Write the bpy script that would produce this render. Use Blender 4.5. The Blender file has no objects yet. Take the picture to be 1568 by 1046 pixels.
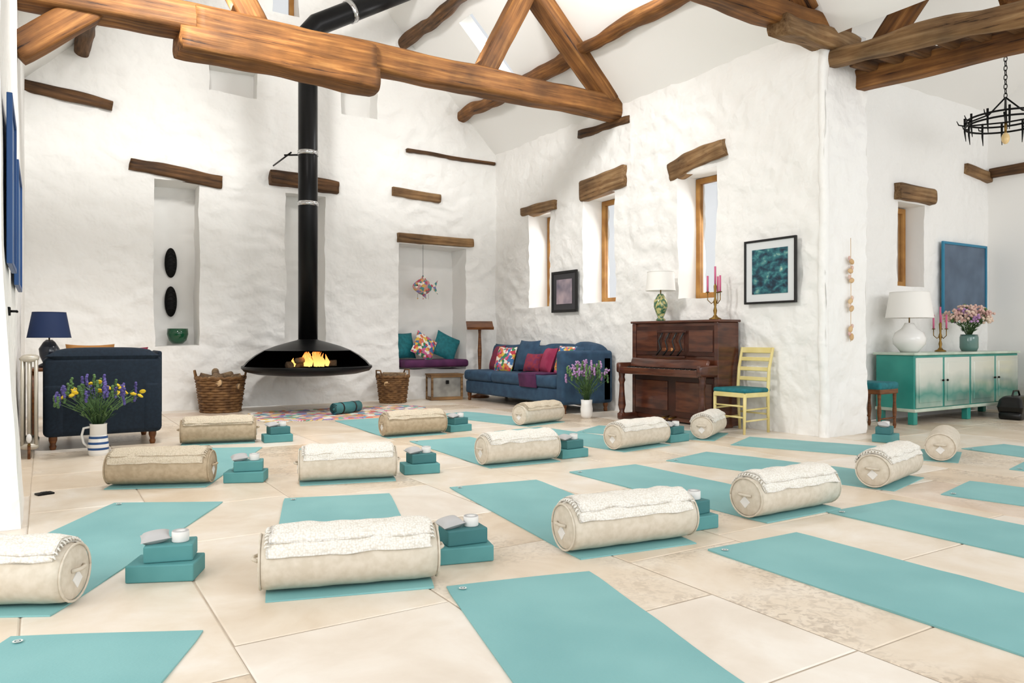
import bpy, bmesh, math, random
from mathutils import Vector, Matrix, noise, Euler
random.seed(7)
D2R=math.pi/180
SC=bpy.context.scene
def lin(h):
    h=h.lstrip('#'); o=[]
    for i in (0,2,4):
        c=int(h[i:i+2],16)/255
        o.append(c/12.92 if c<=.04045 else ((c+.055)/1.055)**2.4)
    return (o[0],o[1],o[2],1)
# ---------------------------------------------------------------- materials
def newmat(name):
    m=bpy.data.materials.new(name); m.use_nodes=True
    nt=m.node_tree; b=nt.nodes['Principled BSDF']
    return m,nt,b
def mat(name,c1,c2=None,rough=.6,metal=0,scale=5,stretch=(1,1,1),bump=0,bscale=30,bdist=.01,spec=.4,detail=2,lo=.35,hi=.65,coat=0):
    m,nt,b=newmat(name); N=nt.nodes; L=nt.links
    b.inputs['Roughness'].default_value=rough; b.inputs['Metallic'].default_value=metal
    b.inputs['Specular IOR Level'].default_value=spec; b.inputs['Coat Weight'].default_value=coat
    if c2 or bump:
        tc=N.new('ShaderNodeTexCoord'); mp=N.new('ShaderNodeMapping'); mp.inputs['Scale'].default_value=stretch
        L.new(tc.outputs['Object'],mp.inputs['Vector'])
    if c2:
        n=N.new('ShaderNodeTexNoise'); n.inputs['Scale'].default_value=scale; n.inputs['Detail'].default_value=detail
        L.new(mp.outputs[0],n.inputs['Vector'])
        r=N.new('ShaderNodeValToRGB'); r.color_ramp.elements[0].position=lo; r.color_ramp.elements[1].position=hi
        r.color_ramp.elements[0].color=lin(c1); r.color_ramp.elements[1].color=lin(c2)
        L.new(n.outputs['Fac'],r.inputs[0]); L.new(r.outputs[0],b.inputs['Base Color'])
    else: b.inputs['Base Color'].default_value=lin(c1)
    if bump:
        n2=N.new('ShaderNodeTexNoise'); n2.inputs['Scale'].default_value=bscale; n2.inputs['Detail'].default_value=1
        L.new(mp.outputs[0],n2.inputs['Vector'])
        bp=N.new('ShaderNodeBump'); bp.inputs['Strength'].default_value=bump; bp.inputs['Distance'].default_value=bdist
        L.new(n2.outputs['Fac'],bp.inputs['Height']); L.new(bp.outputs[0],b.inputs['Normal'])
    return m
def rampmat(name,cols,scale=6,detail=4,rough=.35,stretch=(1,1,1),lo=.3,hi=.7,distort=0,interp='LINEAR'):
    m,nt,b=newmat(name); N=nt.nodes; L=nt.links
    tc=N.new('ShaderNodeTexCoord'); mp=N.new('ShaderNodeMapping'); mp.inputs['Scale'].default_value=stretch; L.new(tc.outputs['Object'],mp.inputs[0])
    n=N.new('ShaderNodeTexNoise'); n.inputs['Scale'].default_value=scale; n.inputs['Detail'].default_value=detail; n.inputs['Distortion'].default_value=distort; L.new(mp.outputs[0],n.inputs['Vector'])
    r=N.new('ShaderNodeValToRGB'); r.color_ramp.interpolation=interp; e=r.color_ramp.elements; e[0].position=lo; e[0].color=lin(cols[0]); e[1].position=hi; e[1].color=lin(cols[-1])
    for i in range(1,len(cols)-1):
        k=e.new(lo+(hi-lo)*i/(len(cols)-1)); k.color=lin(cols[i])
    L.new(n.outputs['Fac'],r.inputs[0]); L.new(r.outputs[0],b.inputs['Base Color']); b.inputs['Roughness'].default_value=rough
    return m
def vormat(name,cols,scale=12,rough=.8,bump=0):
    m,nt,b=newmat(name); N=nt.nodes; L=nt.links
    tc=N.new('ShaderNodeTexCoord'); v=N.new('ShaderNodeTexVoronoi'); v.inputs['Scale'].default_value=scale
    L.new(tc.outputs['Object'],v.inputs['Vector'])
    sx=N.new('ShaderNodeSeparateColor'); L.new(v.outputs['Color'],sx.inputs[0])
    r=N.new('ShaderNodeValToRGB'); r.color_ramp.interpolation='CONSTANT'
    e=r.color_ramp.elements
    e[0].color=lin(cols[0]); e[0].position=0; e[1].color=lin(cols[1]); e[1].position=1/len(cols)
    for i in range(2,len(cols)):
        k=e.new(i/len(cols)); k.color=lin(cols[i])
    L.new(sx.outputs[0],r.inputs[0]); L.new(r.outputs[0],b.inputs['Base Color']); b.inputs['Roughness'].default_value=rough
    return m
def wallmat(name,rough_amt):
    m,nt,b=newmat(name); N=nt.nodes; L=nt.links
    b.inputs['Roughness'].default_value=.85; b.inputs['Specular IOR Level'].default_value=.15
    b.inputs['Base Color'].default_value=lin('#F2F0EC')
    if rough_amt:
        tc=N.new('ShaderNodeTexCoord')
        a=N.new('ShaderNodeTexNoise'); a.inputs['Scale'].default_value=6; a.inputs['Detail'].default_value=2.5; a.inputs['Roughness'].default_value=.45; a.inputs['Distortion'].default_value=.2
        L.new(tc.outputs['Object'],a.inputs['Vector'])
        bp=N.new('ShaderNodeBump'); bp.inputs['Strength'].default_value=rough_amt; bp.inputs['Distance'].default_value=.09
        L.new(a.outputs['Fac'],bp.inputs['Height']); L.new(bp.outputs[0],b.inputs['Normal'])
    return m
def stonemat(name,c1,c2,c3,off,vein):
    m,nt,b=newmat(name); N=nt.nodes; L=nt.links
    tc=N.new('ShaderNodeTexCoord'); mp=N.new('ShaderNodeMapping'); mp.inputs['Location'].default_value=off; L.new(tc.outputs['Object'],mp.inputs['Vector'])
    n=N.new('ShaderNodeTexNoise'); n.inputs['Scale'].default_value=2.2; n.inputs['Detail'].default_value=6; n.inputs['Roughness'].default_value=.6; n.inputs['Distortion'].default_value=.5; L.new(mp.outputs[0],n.inputs['Vector'])
    r=N.new('ShaderNodeValToRGB'); e=r.color_ramp.elements; e[0].color=lin(c1); e[1].color=lin(c3); e[0].position=.3; e[1].position=.68; k=e.new(.5); k.color=lin(c2)
    L.new(n.outputs['Fac'],r.inputs[0]); src=r.outputs[0]
    if vein:
        n2=N.new('ShaderNodeTexNoise'); n2.inputs['Scale'].default_value=1.5; n2.inputs['Detail'].default_value=1; L.new(mp.outputs[0],n2.inputs['Vector'])
        r2=N.new('ShaderNodeValToRGB'); r2.color_ramp.elements[0].position=.42; r2.color_ramp.elements[1].position=.6; L.new(n2.outputs['Fac'],r2.inputs[0])
        n3=N.new('ShaderNodeTexNoise'); n3.inputs['Scale'].default_value=26; n3.inputs['Detail'].default_value=4; n3.inputs['Distortion'].default_value=1.2; L.new(mp.outputs[0],n3.inputs['Vector'])
        r3=N.new('ShaderNodeValToRGB'); r3.color_ramp.elements[0].position=.45; r3.color_ramp.elements[1].position=.62; L.new(n3.outputs['Fac'],r3.inputs[0])
        mm=N.new('ShaderNodeMath'); mm.operation='MULTIPLY'; L.new(r2.outputs[0],mm.inputs[0]); L.new(r3.outputs[0],mm.inputs[1])
        ms=N.new('ShaderNodeMath'); ms.operation='MULTIPLY'; ms.inputs[1].default_value=vein; L.new(mm.outputs[0],ms.inputs[0])
        mx=N.new('ShaderNodeMixRGB'); L.new(ms.outputs[0],mx.inputs[0]); L.new(src,mx.inputs[1]); mx.inputs[2].default_value=lin('#95806D'); src=mx.outputs[0]
    L.new(src,b.inputs['Base Color']); b.inputs['Roughness'].default_value=.36; b.inputs['Specular IOR Level'].default_value=.38
    return m
def woodmat(name,c0,c1,c2,c3,rough=.65,crack=.34):
    m,nt,b=newmat(name); N=nt.nodes; L=nt.links
    tc=N.new('ShaderNodeTexCoord'); mp=N.new('ShaderNodeMapping'); mp.inputs['Scale'].default_value=(.55,13,13); L.new(tc.outputs['Object'],mp.inputs['Vector'])
    n=N.new('ShaderNodeTexNoise'); n.inputs['Scale'].default_value=1.9; n.inputs['Detail'].default_value=6; n.inputs['Roughness'].default_value=.6; n.inputs['Distortion'].default_value=.1; L.new(mp.outputs[0],n.inputs['Vector'])
    r=N.new('ShaderNodeValToRGB'); e=r.color_ramp.elements; e[0].position=crack-.02; e[0].color=lin(c0); e[1].position=.74; e[1].color=lin(c3); k=e.new(crack+.03); k.color=lin(c1); k=e.new(.53); k.color=lin(c2)
    L.new(n.outputs['Fac'],r.inputs[0])
    n2=N.new('ShaderNodeTexNoise'); n2.inputs['Scale'].default_value=2.2; n2.inputs['Detail'].default_value=4; L.new(tc.outputs['Object'],n2.inputs['Vector'])
    r2=N.new('ShaderNodeValToRGB'); r2.color_ramp.elements[0].position=.35; r2.color_ramp.elements[1].position=.65; r2.color_ramp.elements[0].color=(.52,.52,.54,1); r2.color_ramp.elements[1].color=(1.05,1.03,1.0,1); L.new(n2.outputs['Fac'],r2.inputs[0])
    mx=N.new('ShaderNodeMixRGB'); mx.blend_type='MULTIPLY'; mx.inputs[0].default_value=1; L.new(r.outputs[0],mx.inputs[1]); L.new(r2.outputs[0],mx.inputs[2]); L.new(mx.outputs[0],b.inputs['Base Color'])
    b.inputs['Roughness'].default_value=rough; b.inputs['Specular IOR Level'].default_value=.3
    bp=N.new('ShaderNodeBump'); bp.inputs['Strength'].default_value=.45; bp.inputs['Distance'].default_value=.02; L.new(n.outputs['Fac'],bp.inputs['Height']); L.new(bp.outputs[0],b.inputs['Normal'])
    return m
def knit(name,c,freq=60):
    m,nt,b=newmat(name); N=nt.nodes; L=nt.links
    b.inputs['Roughness'].default_value=.9; b.inputs['Specular IOR Level'].default_value=.1
    tc=N.new('ShaderNodeTexCoord')
    v=N.new('ShaderNodeTexVoronoi'); v.inputs['Scale'].default_value=freq; v.inputs['Randomness'].default_value=.75; L.new(tc.outputs['Object'],v.inputs['Vector'])
    bp=N.new('ShaderNodeBump'); bp.inputs['Strength'].default_value=.5; bp.inputs['Distance'].default_value=.007; bp.invert=True
    L.new(v.outputs['Distance'],bp.inputs['Height']); L.new(bp.outputs[0],b.inputs['Normal'])
    r=N.new('ShaderNodeValToRGB'); r.color_ramp.elements[0].color=lin(c); d=[x*k for x,k in zip(lin(c)[:3],(.80,.77,.72))]; r.color_ramp.elements[1].color=(d[0],d[1],d[2],1); r.color_ramp.elements[0].position=.3; r.color_ramp.elements[1].position=.85
    L.new(v.outputs['Distance'],r.inputs[0]); L.new(r.outputs[0],b.inputs['Base Color'])
    return m
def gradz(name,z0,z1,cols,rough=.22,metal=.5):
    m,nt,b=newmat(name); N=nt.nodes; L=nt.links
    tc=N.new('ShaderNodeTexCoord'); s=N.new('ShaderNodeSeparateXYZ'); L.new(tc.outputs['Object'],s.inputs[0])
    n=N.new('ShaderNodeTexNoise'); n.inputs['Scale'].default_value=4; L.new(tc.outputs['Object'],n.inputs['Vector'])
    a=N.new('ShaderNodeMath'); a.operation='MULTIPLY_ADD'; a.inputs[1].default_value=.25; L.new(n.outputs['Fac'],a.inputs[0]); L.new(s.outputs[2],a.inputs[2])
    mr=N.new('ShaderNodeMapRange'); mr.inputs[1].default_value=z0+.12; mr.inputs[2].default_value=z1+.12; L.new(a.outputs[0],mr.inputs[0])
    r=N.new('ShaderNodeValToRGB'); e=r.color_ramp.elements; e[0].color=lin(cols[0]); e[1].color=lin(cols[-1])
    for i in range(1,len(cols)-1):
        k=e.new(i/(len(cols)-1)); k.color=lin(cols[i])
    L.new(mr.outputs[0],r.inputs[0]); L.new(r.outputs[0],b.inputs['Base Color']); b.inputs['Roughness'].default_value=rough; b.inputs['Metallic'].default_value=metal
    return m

WALL=wallmat('lime_plaster_rough',.42); WALLS=wallmat('lime_plaster_smooth',0)
STONES=[stonemat('flag_cream','#D9C8B2','#E5D8C6','#EEE5D9',(0,0,0),0),stonemat('flag_beige','#D2BEA5','#DFCEB8','#E9DCCB',(5,2,0),0),stonemat('flag_pale','#DDD0C0','#E7DCCE','#EFE7DC',(9,7,0),0),
 stonemat('flag_rose','#D0B9A2','#DDCAB7','#E8DACB',(3,11,0),.25),stonemat('flag_pitted','#CFBAA0','#DDCBB4','#E9DCCA',(13,4,0),.6),stonemat('flag_veined','#D6C4AD','#E3D4C0','#EBE0D1',(8,15,0),.45)]
GROUT=mat('grout','#B9A894','#C8B8A5',rough=.9,scale=8)
OAK=woodmat('oak_beam','#2C1B0F','#6B4422','#87592D','#AC7B45'); OAKD=woodmat('old_log_dark','#21160D','#49311B','#654629','#876240'); OAKL=woodmat('oak_weathered','#33240F','#745434','#8D6D49','#AE8F68')
WINW=mat('window_oak','#9A682F','#B08041',rough=.5,scale=6)
BLACK=mat('black_steel','#0C0C0D',rough=.38,metal=.5); IRON=mat('iron','#151413',rough=.5,metal=.7); CHROME=mat('chrome','#C8C8C8',rough=.2,metal=1)
YMAT=mat('yoga_mat_teal','#79AEAF','#84B8B8',rough=.6,scale=2,bump=.25,bscale=90,bdist=.003)
CREAM=mat('cream_canvas','#CBC0AE','#D6CCBC',rough=.9,scale=30); TAN=mat('tan_canvas','#AC9A80','#BBA98F',rough=.9,scale=30)
KNW=knit('knit_white','#EFEBE3',105); KNT=knit('knit_sand','#D8CBB6',105)
TEALB=mat('block_teal','#4D8A8B','#589596',rough=.65); TEALD=mat('block_teal_dark','#3A7072','#437A7C',rough=.65)
WHITE=mat('white_cotton','#E6E4E0',rough=.8); GREYC=mat('grey_cotton','#B8B6B5',rough=.85)
NAVY=mat('navy_fabric','#101D2A','#162533',rough=.85,scale=40); BLUEF=mat('blue_fabric','#2A4159','#345069',rough=.85,scale=8)
DWOOD=mat('turned_wood','#5A3216','#7A4A22',rough=.4,scale=6,stretch=(1,1,6))
PIANO=mat('mahogany','#3F1D12','#5F3320',rough=.28,scale=4,stretch=(1,1,5),coat=.4)
PIANOD=mat('mahogany_dark','#2E150D','#432015',rough=.35)
IVORY=mat('ivory','#EFE8D8',rough=.35); EBONY=mat('ebony','#0A0A0A',rough=.3); BRASS=mat('brass','#8A6C3A',rough=.4,metal=1)
YEL=mat('yellow_paint','#DCC982','#E6D698',rough=.45); TEALV=mat('teal_velvet','#16636B','#1D757D',rough=.7,scale=20)
PURP=mat('purple_velvet','#451C42','#57264F',rough=.8); MAG=mat('magenta_fabric','#8E2648','#A23C5C',rough=.85); RED=mat('red_pattern','#8F3039','#6E2C50',rough=.85,scale=25)
FLORAL=vormat('floral_fabric',['#C23C4C','#DDB64A','#3B7F57','#EBE4D6','#CC6492','#41709F','#EBE4D6','#D2744A'],scale=22)
PATCH=vormat('patchwork',['#CC6A5A','#E0C07A','#6C9BB8','#EBE5D8','#D190AC','#78AC94','#EBE5D8','#977EB0','#DF9A6C'],scale=12)
FISHM=vormat('fish_patch',['#B84C60','#4C8884','#CFA055','#E4DCCB','#7F78A6','#BE8C8C'],scale=26)
WICK=mat('wicker','#5E4024','#84603A',rough=.7,scale=12); BARK=mat('bark','#5A4634','#8A7256',rough=.9,scale=14); CUT=mat('cut_wood','#C9A477','#DDBD92',rough=.8)
CER=mat('white_ceramic','#EDEBE7',rough=.25,coat=.4); GRNG=mat('green_glass','#0E4A2E',rough=.1,coat=.5); NAVYC=mat('navy_ceramic','#0D1A2A',rough=.2,coat=.5)
SHW=mat('white_shade','#F0EDE7',rough=.8); SHN=mat('navy_shade','#15294F',rough=.7)
STEM=mat('stem_green','#44623A','#5E7E4A',rough=.7); YFL=mat('yellow_petal','#E8C52A',rough=.6); PFL=mat('purple_petal','#4E4682','#675CA2',rough=.6); LAV=mat('lilac_petal','#A478AC','#BE98C0',rough=.6); PKF=mat('pale_pink_petal','#D0A69F','#E2CDB8',rough=.7)
PINKC=mat('pink_candle','#CC6488',rough=.5); BRICKG=mat('vase_glaze','#35664A','#BFB777',rough=.25,scale=26,coat=.5,lo=.42,hi=.58)
RADM=mat('radiator_metal','#B9B0A0','#C9C1B2',rough=.35,metal=.3); BLUEP=mat('blue_frame','#1B4A82',rough=.4); TEALP=mat('teal_frame','#23799A',rough=.4)
FRBLK=mat('black_frame','#121212',rough=.4); PASSE=mat('passepartout','#D9DBDB',rough=.8); GRMNT=mat('dark_mount','#3B3A3D',rough=.6)
ART1=rampmat('art_harbour',['#0A1C2C','#12384A','#1F5B66','#3D7D80','#8DAFA0','#D8DCC8'],scale=10,detail=7,stretch=(1,1,1.5),lo=.34,hi=.78,distort=.3)
ART2=mat('art_dusky','#6E6A78','#B5A2A8',rough=.3,scale=4)
ART3=mat('art_nightsky','#45566B','#56697F',rough=.25,scale=3)
ARTB=mat('art_blue','#1F4C80','#3A6FA2',rough=.4,scale=4)
SBTEAL=mat('sideboard_teal','#26857A','#38978A',rough=.3,scale=3); SBTOP=mat('sideboard_top','#A3B8A4','#C9D3C4',rough=.25,scale=4)
SBDOOR=gradz('sideboard_painted_sheen',.2,.8,['#AEC4B8','#5A9C90','#C6D2C9','#E6E8E0','#E2E6DE'])  # silver-teal doors, reflected sheen painted into the colour as bands by height
def glassmat():
    m=bpy.data.materials.new('pane_glass'); m.use_nodes=True; nt=m.node_tree; nt.nodes.clear()
    o=nt.nodes.new('ShaderNodeOutputMaterial'); t=nt.nodes.new('ShaderNodeBsdfTransparent'); g=nt.nodes.new('ShaderNodeBsdfGlossy'); g.inputs['Roughness'].default_value=.02
    x=nt.nodes.new('ShaderNodeMixShader'); x.inputs[0].default_value=.06; nt.links.new(t.outputs[0],x.inputs[1]); nt.links.new(g.outputs[0],x.inputs[2]); nt.links.new(x.outputs[0],o.inputs[0]); return m
GLASS=glassmat()
# ---------------------------------------------------------------- mesh builder
class MB:
    def __init__(s): s.v=[];s.f=[];s.mi=[];s.sm=[];s.mats=[]
    def idx(s,m):
        if m not in s.mats: s.mats.append(m)
        return s.mats.index(m)
    def add(s,vs,fs,m,smooth=True,M=None):
        o=len(s.v); i=s.idx(m)
        for p in vs:
            p=Vector(p); s.v.append(M@p if M is not None else p)
        for f in fs: s.f.append([o+k for k in f]); s.mi.append(i); s.sm.append(smooth)
    def box(s,c,size,m,bev=.01,rot=(0,0,0),seg=2,smooth=True):
        bm=bmesh.new(); bmesh.ops.create_cube(bm,size=1)
        for v in bm.verts: v.co=Vector((v.co.x*size[0],v.co.y*size[1],v.co.z*size[2]))
        bev=min(bev,min(size)*.49)
        if bev>0: bmesh.ops.bevel(bm,geom=bm.edges[:],offset=bev,segments=seg,profile=.5,affect='EDGES')
        bm.verts.index_update()
        M=Matrix.Translation(c)@Euler([r*D2R for r in rot]).to_matrix().to_4x4()
        s.add([v.co.copy() for v in bm.verts],[[v.index for v in f.verts] for f in bm.faces],m,smooth and bev>0.012,M); bm.free()
    def tube(s,pts,rad,m,n=10,cap=True,smooth=True):
        pts=[Vector(p) for p in pts]
        if not isinstance(rad,(list,tuple)): rad=[rad]*len(pts)
        vs=[];fs=[];K=len(pts); pr=None
        for i,p in enumerate(pts):
            t=(pts[min(i+1,K-1)]-pts[max(i-1,0)]).normalized()
            if pr is None:
                ref=Vector((0,0,1)) if abs(t.z)<.9 else Vector((1,0,0)); a=t.cross(ref).normalized()
            else:
                a=(pr-t*pr.dot(t)); a=a.normalized() if a.length>1e-5 else t.orthogonal().normalized()
            pr=a; b=t.cross(a)
            for k in range(n):
                th=2*math.pi*k/n; vs.append(p+(a*math.cos(th)+b*math.sin(th))*rad[i])
        for i in range(K-1):
            for k in range(n): fs.append([i*n+k,i*n+(k+1)%n,(i+1)*n+(k+1)%n,(i+1)*n+k])
        if cap: fs.append(list(range(n))[::-1]); fs.append([(K-1)*n+k for k in range(n)])
        s.add(vs,fs,m,smooth)
    def lathe(s,prof,m,c=(0,0,0),n=32,M=None,smooth=True,skip=None):
        vs=[];fs=[]
        for r,z in prof:
            for k in range(n):
                th=2*math.pi*k/n; vs.append((r*math.cos(th),r*math.sin(th),z))
        for i in range(len(prof)-1):
            for k in range(n):
                if skip and skip(i,2*math.pi*(k+.5)/n): continue
                fs.append([i*n+k,i*n+(k+1)%n,(i+1)*n+(k+1)%n,(i+1)*n+k])
        MM=Matrix.Translation(c)@(M if M is not None else Matrix())
        s.add(vs,fs,m,smooth,MM)
    def ball(s,c,sc,m,n=12,rot=(0,0,0)):
        if not isinstance(sc,(list,tuple)): sc=(sc,sc,sc)
        prof=[(math.sin(math.pi*i/(n//2+1)),-math.cos(math.pi*i/(n//2+1))) for i in range(n//2+2)]
        prof[0]=(.001,-1); prof[-1]=(.001,1)
        M=Euler([r*D2R for r in rot]).to_matrix().to_4x4()@Matrix.Diagonal((sc[0],sc[1],sc[2],1))
        s.lathe(prof,m,c,n,M)
    def pillow(s,c,size,m,rot=(0,0,0),n=12,p=3.0):
        w,h,t=size; vs=[];fs=[]
        for side in (1,-1):
            for i in range(n+1):
                for j in range(n+1):
                    u=-1+2*i/n; v=-1+2*j/n
                    k=max(0,(1-abs(u)**p))**.5*max(0,(1-abs(v)**p))**.5
                    pin=1-.07*(1-abs(u)**2)*abs(v); pin2=1-.07*(1-abs(v)**2)*abs(u)
                    vs.append((u*w/2*pin2,v*h/2*pin,side*t/2*k))
        q=(n+1)**2
        for sd in range(2):
            for i in range(n):
                for j in range(n):
                    a=sd*q+i*(n+1)+j; f=[a,a+n+1,a+n+2,a+1]; fs.append(f if sd==0 else f[::-1])
        M=Matrix.Translation(c)@Euler([r*D2R for r in rot]).to_matrix().to_4x4()
        s.add(vs,fs,m,True,M)
    def obj(s,name,loc=(0,0,0),rz=0,parent=None,rot=None):
        me=bpy.data.meshes.new(name); me.from_pydata([tuple(v) for v in s.v],[],s.f)
        for m in s.mats: me.materials.append(m)
        for p,i,sm in zip(me.polygons,s.mi,s.sm): p.material_index=i; p.use_smooth=sm
        me.update(); ob=bpy.data.objects.new(name,me); SC.collection.objects.link(ob)
        ob.location=loc; ob.rotation_euler=rot if rot else (0,0,rz*D2R)
        if parent: ob.parent=parent
        return ob
def empty(name,loc=(0,0,0)):
    e=bpy.data.objects.new(name,None); SC.collection.objects.link(e); e.location=loc; e.empty_display_size=.2; return e
# ---------------------------------------------------------------- shell
def nv(p,f,a): return noise.noise_vector(p*f)*a
def panel(name,O,U,V,N,ul,vl,holes,m,step=.1,amp=.02,mask=None,warp=None,mhole=None,rub=0):
    O,U,V,N=map(Vector,(O,U,V,N)); mb=MB()
    def cuts(L,hs):
        k=max(1,int(L/step)); reg=[L*i/k for i in range(k+1)]
        hs=sorted(set(hs)); return sorted([r for r in reg if all(abs(r-h)>step*.35 for h in hs) or r in(0,L)]+[h for h in hs if 0<h<L])
    us=cuts(ul,[x for h in holes for x in(h[0],h[1])]); vs_=cuts(vl,[x for h in holes for x in(h[2],h[3])])
    def P(u,v,d=0):
        p=O+U*u+V*v-N*d; q=p+nv(p,1.3,amp)+nv(p+Vector((9,3,1)),3.7,amp*.5)
        if rub:
            pp=Vector((p.x*3.0,p.y*3.0,p.z*4.8)); w=noise.noise(pp+nv(p,2,.8)); big=.55+.45*noise.noise(p*.6+Vector((4,4,4)))
            q+=N*(rub*big*2*(.6-min(1,abs(w)*2.2)))
            q+=N*(rub*.35*noise.noise(Vector((p.x*7,p.y*7,p.z*9))))
        if warp: q=warp(q)
        return q
    vt=[P(u,v) for u in us for v in vs_]; nV=len(vs_); fs=[]
    for i in range(len(us)-1):
        for j in range(nV-1):
            cu=(us[i]+us[i+1])/2; cv=(vs_[j]+vs_[j+1])/2
            if any(h[0]<cu<h[1] and h[2]<cv<h[3] for h in holes): continue
            if mask and not mask(cu,cv): continue
            fs.append([i*nV+j,(i+1)*nV+j,(i+1)*nV+j+1,i*nV+j+1])
    mb.add(vt,fs,m)
    for h in holes:
        a,b,c,d,dep,back=h
        hu=[u for u in us if a<=u<=b]; hv=[v for v in vs_ if c<=v<=d]
        for seg in ([(u,c) for u in hu],[(b,v) for v in hv],[(u,d) for u in hu],[(a,v) for v in hv]):
            K=4; vv=[P(x,y,dep*k/K) for k in range(K+1) for x,y in seg]; n=len(seg)
            mb.add(vv,[[k*n+i,k*n+i+1,(k+1)*n+i+1,(k+1)*n+i] for k in range(K) for i in range(n-1)],mhole or m)
        if back:
            vv=[P(x,y,dep) for x in hu for y in hv]; n=len(hv)
            mb.add(vv,[[i*n+j,(i+1)*n+j,(i+1)*n+j+1,i*n+j+1] for i in range(len(hu)-1) for j in range(n-1)],mhole or m)
    return mb.obj(name)
X0=-.2; XR=6.9; YG=11.6; EZ=4.3; XM=(X0-.1+XR)/2
panel('wall_gable',(X0-.3,YG,0),(1,0,0),(0,0,1),(0,-1,0),XR-X0+.6,8.2,
 [(1.32+.5,1.92+.5,.92,3.26,.5,True),(3.15+.5,3.77+.5,.7,3.26,.4,True),(2.07+.5,2.73+.5,4.64,5.05,.3,True),(4.04+.5,4.65+.5,4.61,5.08,.3,True),(5.02+.5,6.29+.5,.5,2.6,.5,True),(2.96+.5,3.36+.5,6.0,6.5,.4,False)],
 WALL,step=.045,amp=.028,mask=lambda u,v: v<EZ+.25+min(u-.2,XR-X0+.6-u-.2)+.1,mhole=WALLS,rub=.024)
panel('wall_right',(XR,4.9,0),(0,1,0),(0,0,1),(-1,0,0),YG-4.9+.1,EZ+.1,
 [(9.90-4.9,10.51-4.9,1.53,3.08,.5,False),(8.27-4.9,9.02-4.9,1.55,3.12,.5,False),(6.38-4.9,7.04-4.9,1.53,3.11,.5,False)],WALL,step=.045,amp=.022,mhole=WALLS,rub=.018)
panel('wall_right_return',(XR,4.9,0),(1,0,0),(0,0,1),(0,-1,0),.72,EZ,[],WALL,step=.045,amp=.02,rub=.018)
mb=MB(); mb.lathe([(.055,EZ*i/60) for i in range(61)],WALL,n=16); mb.v=[v+nv(v+Vector((6,4,0)),1.3,.02)+nv(v,6,.012) for v in mb.v]; mb.obj('wall_right_corner',(XR+.035,4.935,0))
panel('wall_extension_side',(7.62,4.9,0),(0,1,0),(0,0,1),(1,0,0),.8,EZ,[],WALLS,step=.2,amp=.01)
panel('wall_extension_back',(7.5,5.6,0),(1,0,0),(0,0,1),(0,-1,0),4.2,EZ+.1,[(9.39-7.5,10.0-7.5,1.71,2.8,.45,False)],WALL,step=.08,amp=.015,mhole=WALLS,rub=.010)
panel('wall_extension_end',(11.66,5.7,0),(0,-1,0),(0,0,1),(-1,0,0),8.5,6.2,[],WALLS,step=.3,amp=.01)
def batter(q):
    if q.y<7.2 and q.z<1.6: q.x+=.10*(1-max(q.z,0)/1.6)*min(1,(7.2-q.y)/1.4)
    return q
panel('wall_left',(X0,4.9,0),(0,1,0),(0,0,1),(1,0,0),YG-4.9+.1,EZ+.2,[],WALL,step=.12,amp=.01,warp=batter)
panel('wall_left_jamb',(-3.0,4.9,0),(1,0,0),(0,0,1),(0,-1,0),2.8,EZ+.3,[],WALL,step=.12,amp=.01,warp=lambda q:batter(q) if q.x>-.5 else q)
panel('wall_left_front',(-3.0,-1.5,0),(0,1,0),(0,0,1),(1,0,0),6.4,EZ+.3,[(.8,5.2,.4,3.2,.4,False)],WALLS,step=.3,amp=.01)
mb=MB(); mb.add([(-4,-3,-.004),(13,-3,-.004),(13,13,-.004),(-4,13,-.004)],[[0,1,2,3]],GROUT,False)
rf=random.Random(21); x=-4.0
while x<12.9:
    w=rf.choice([.52,.62,.72,.82,.95]); y=-3-rf.random()
    while y<12.9:
        l=rf.uniform(.65,1.55); g=.0028
        a,b_,c,d=x+g,x+w-g,max(y,-3)+g,y+l-g
        k=rf.choice([0,0,1,2,2,3,4,4,5,5]); e=.006
        j=lambda: rf.uniform(-.002,.002)
        base=[(a+j(),c+j()),(b_+j(),c+j()),(b_+j(),d+j()),(a+j(),d+j())]
        ins=[(base[0][0]+e,base[0][1]+e),(base[1][0]-e,base[1][1]+e),(base[2][0]-e,base[2][1]-e),(base[3][0]+e,base[3][1]-e)]
        vs=[(p[0],p[1],-.003) for p in base]+[(p[0],p[1],0) for p in ins]
        mb.add(vs,[[4,5,6,7]]+[[i,(i+1)%4,4+(i+1)%4,4+i] for i in range(4)],STONES[k],False)
        y+=l
    x+=w
mb.obj('floor')
r2=math.sqrt(.5)
panel('ceiling_right',(XR+.1,-2,EZ-.1),(0,1,0),(-r2,0,r2),(-r2,0,-r2),13.9,5.3,[(9.72+2,10.12+2,1.15,2.3,.25,False)],WALLS,step=.3,amp=.012)
panel('ceiling_left',(X0-.2,-2,EZ-.1),(0,1,0),(r2,0,r2),(r2,0,-r2),13.9,5.3,[],WALLS,step=.3,amp=.012)
sl=math.radians(32)
panel('ceiling_extension',(6.9,5.7,EZ-.05),(1,0,0),(0,-math.cos(sl),math.sin(sl)),(0,-math.sin(sl),-math.cos(sl)),4.9,6.5,[],WALLS,step=.3,amp=.01)
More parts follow.
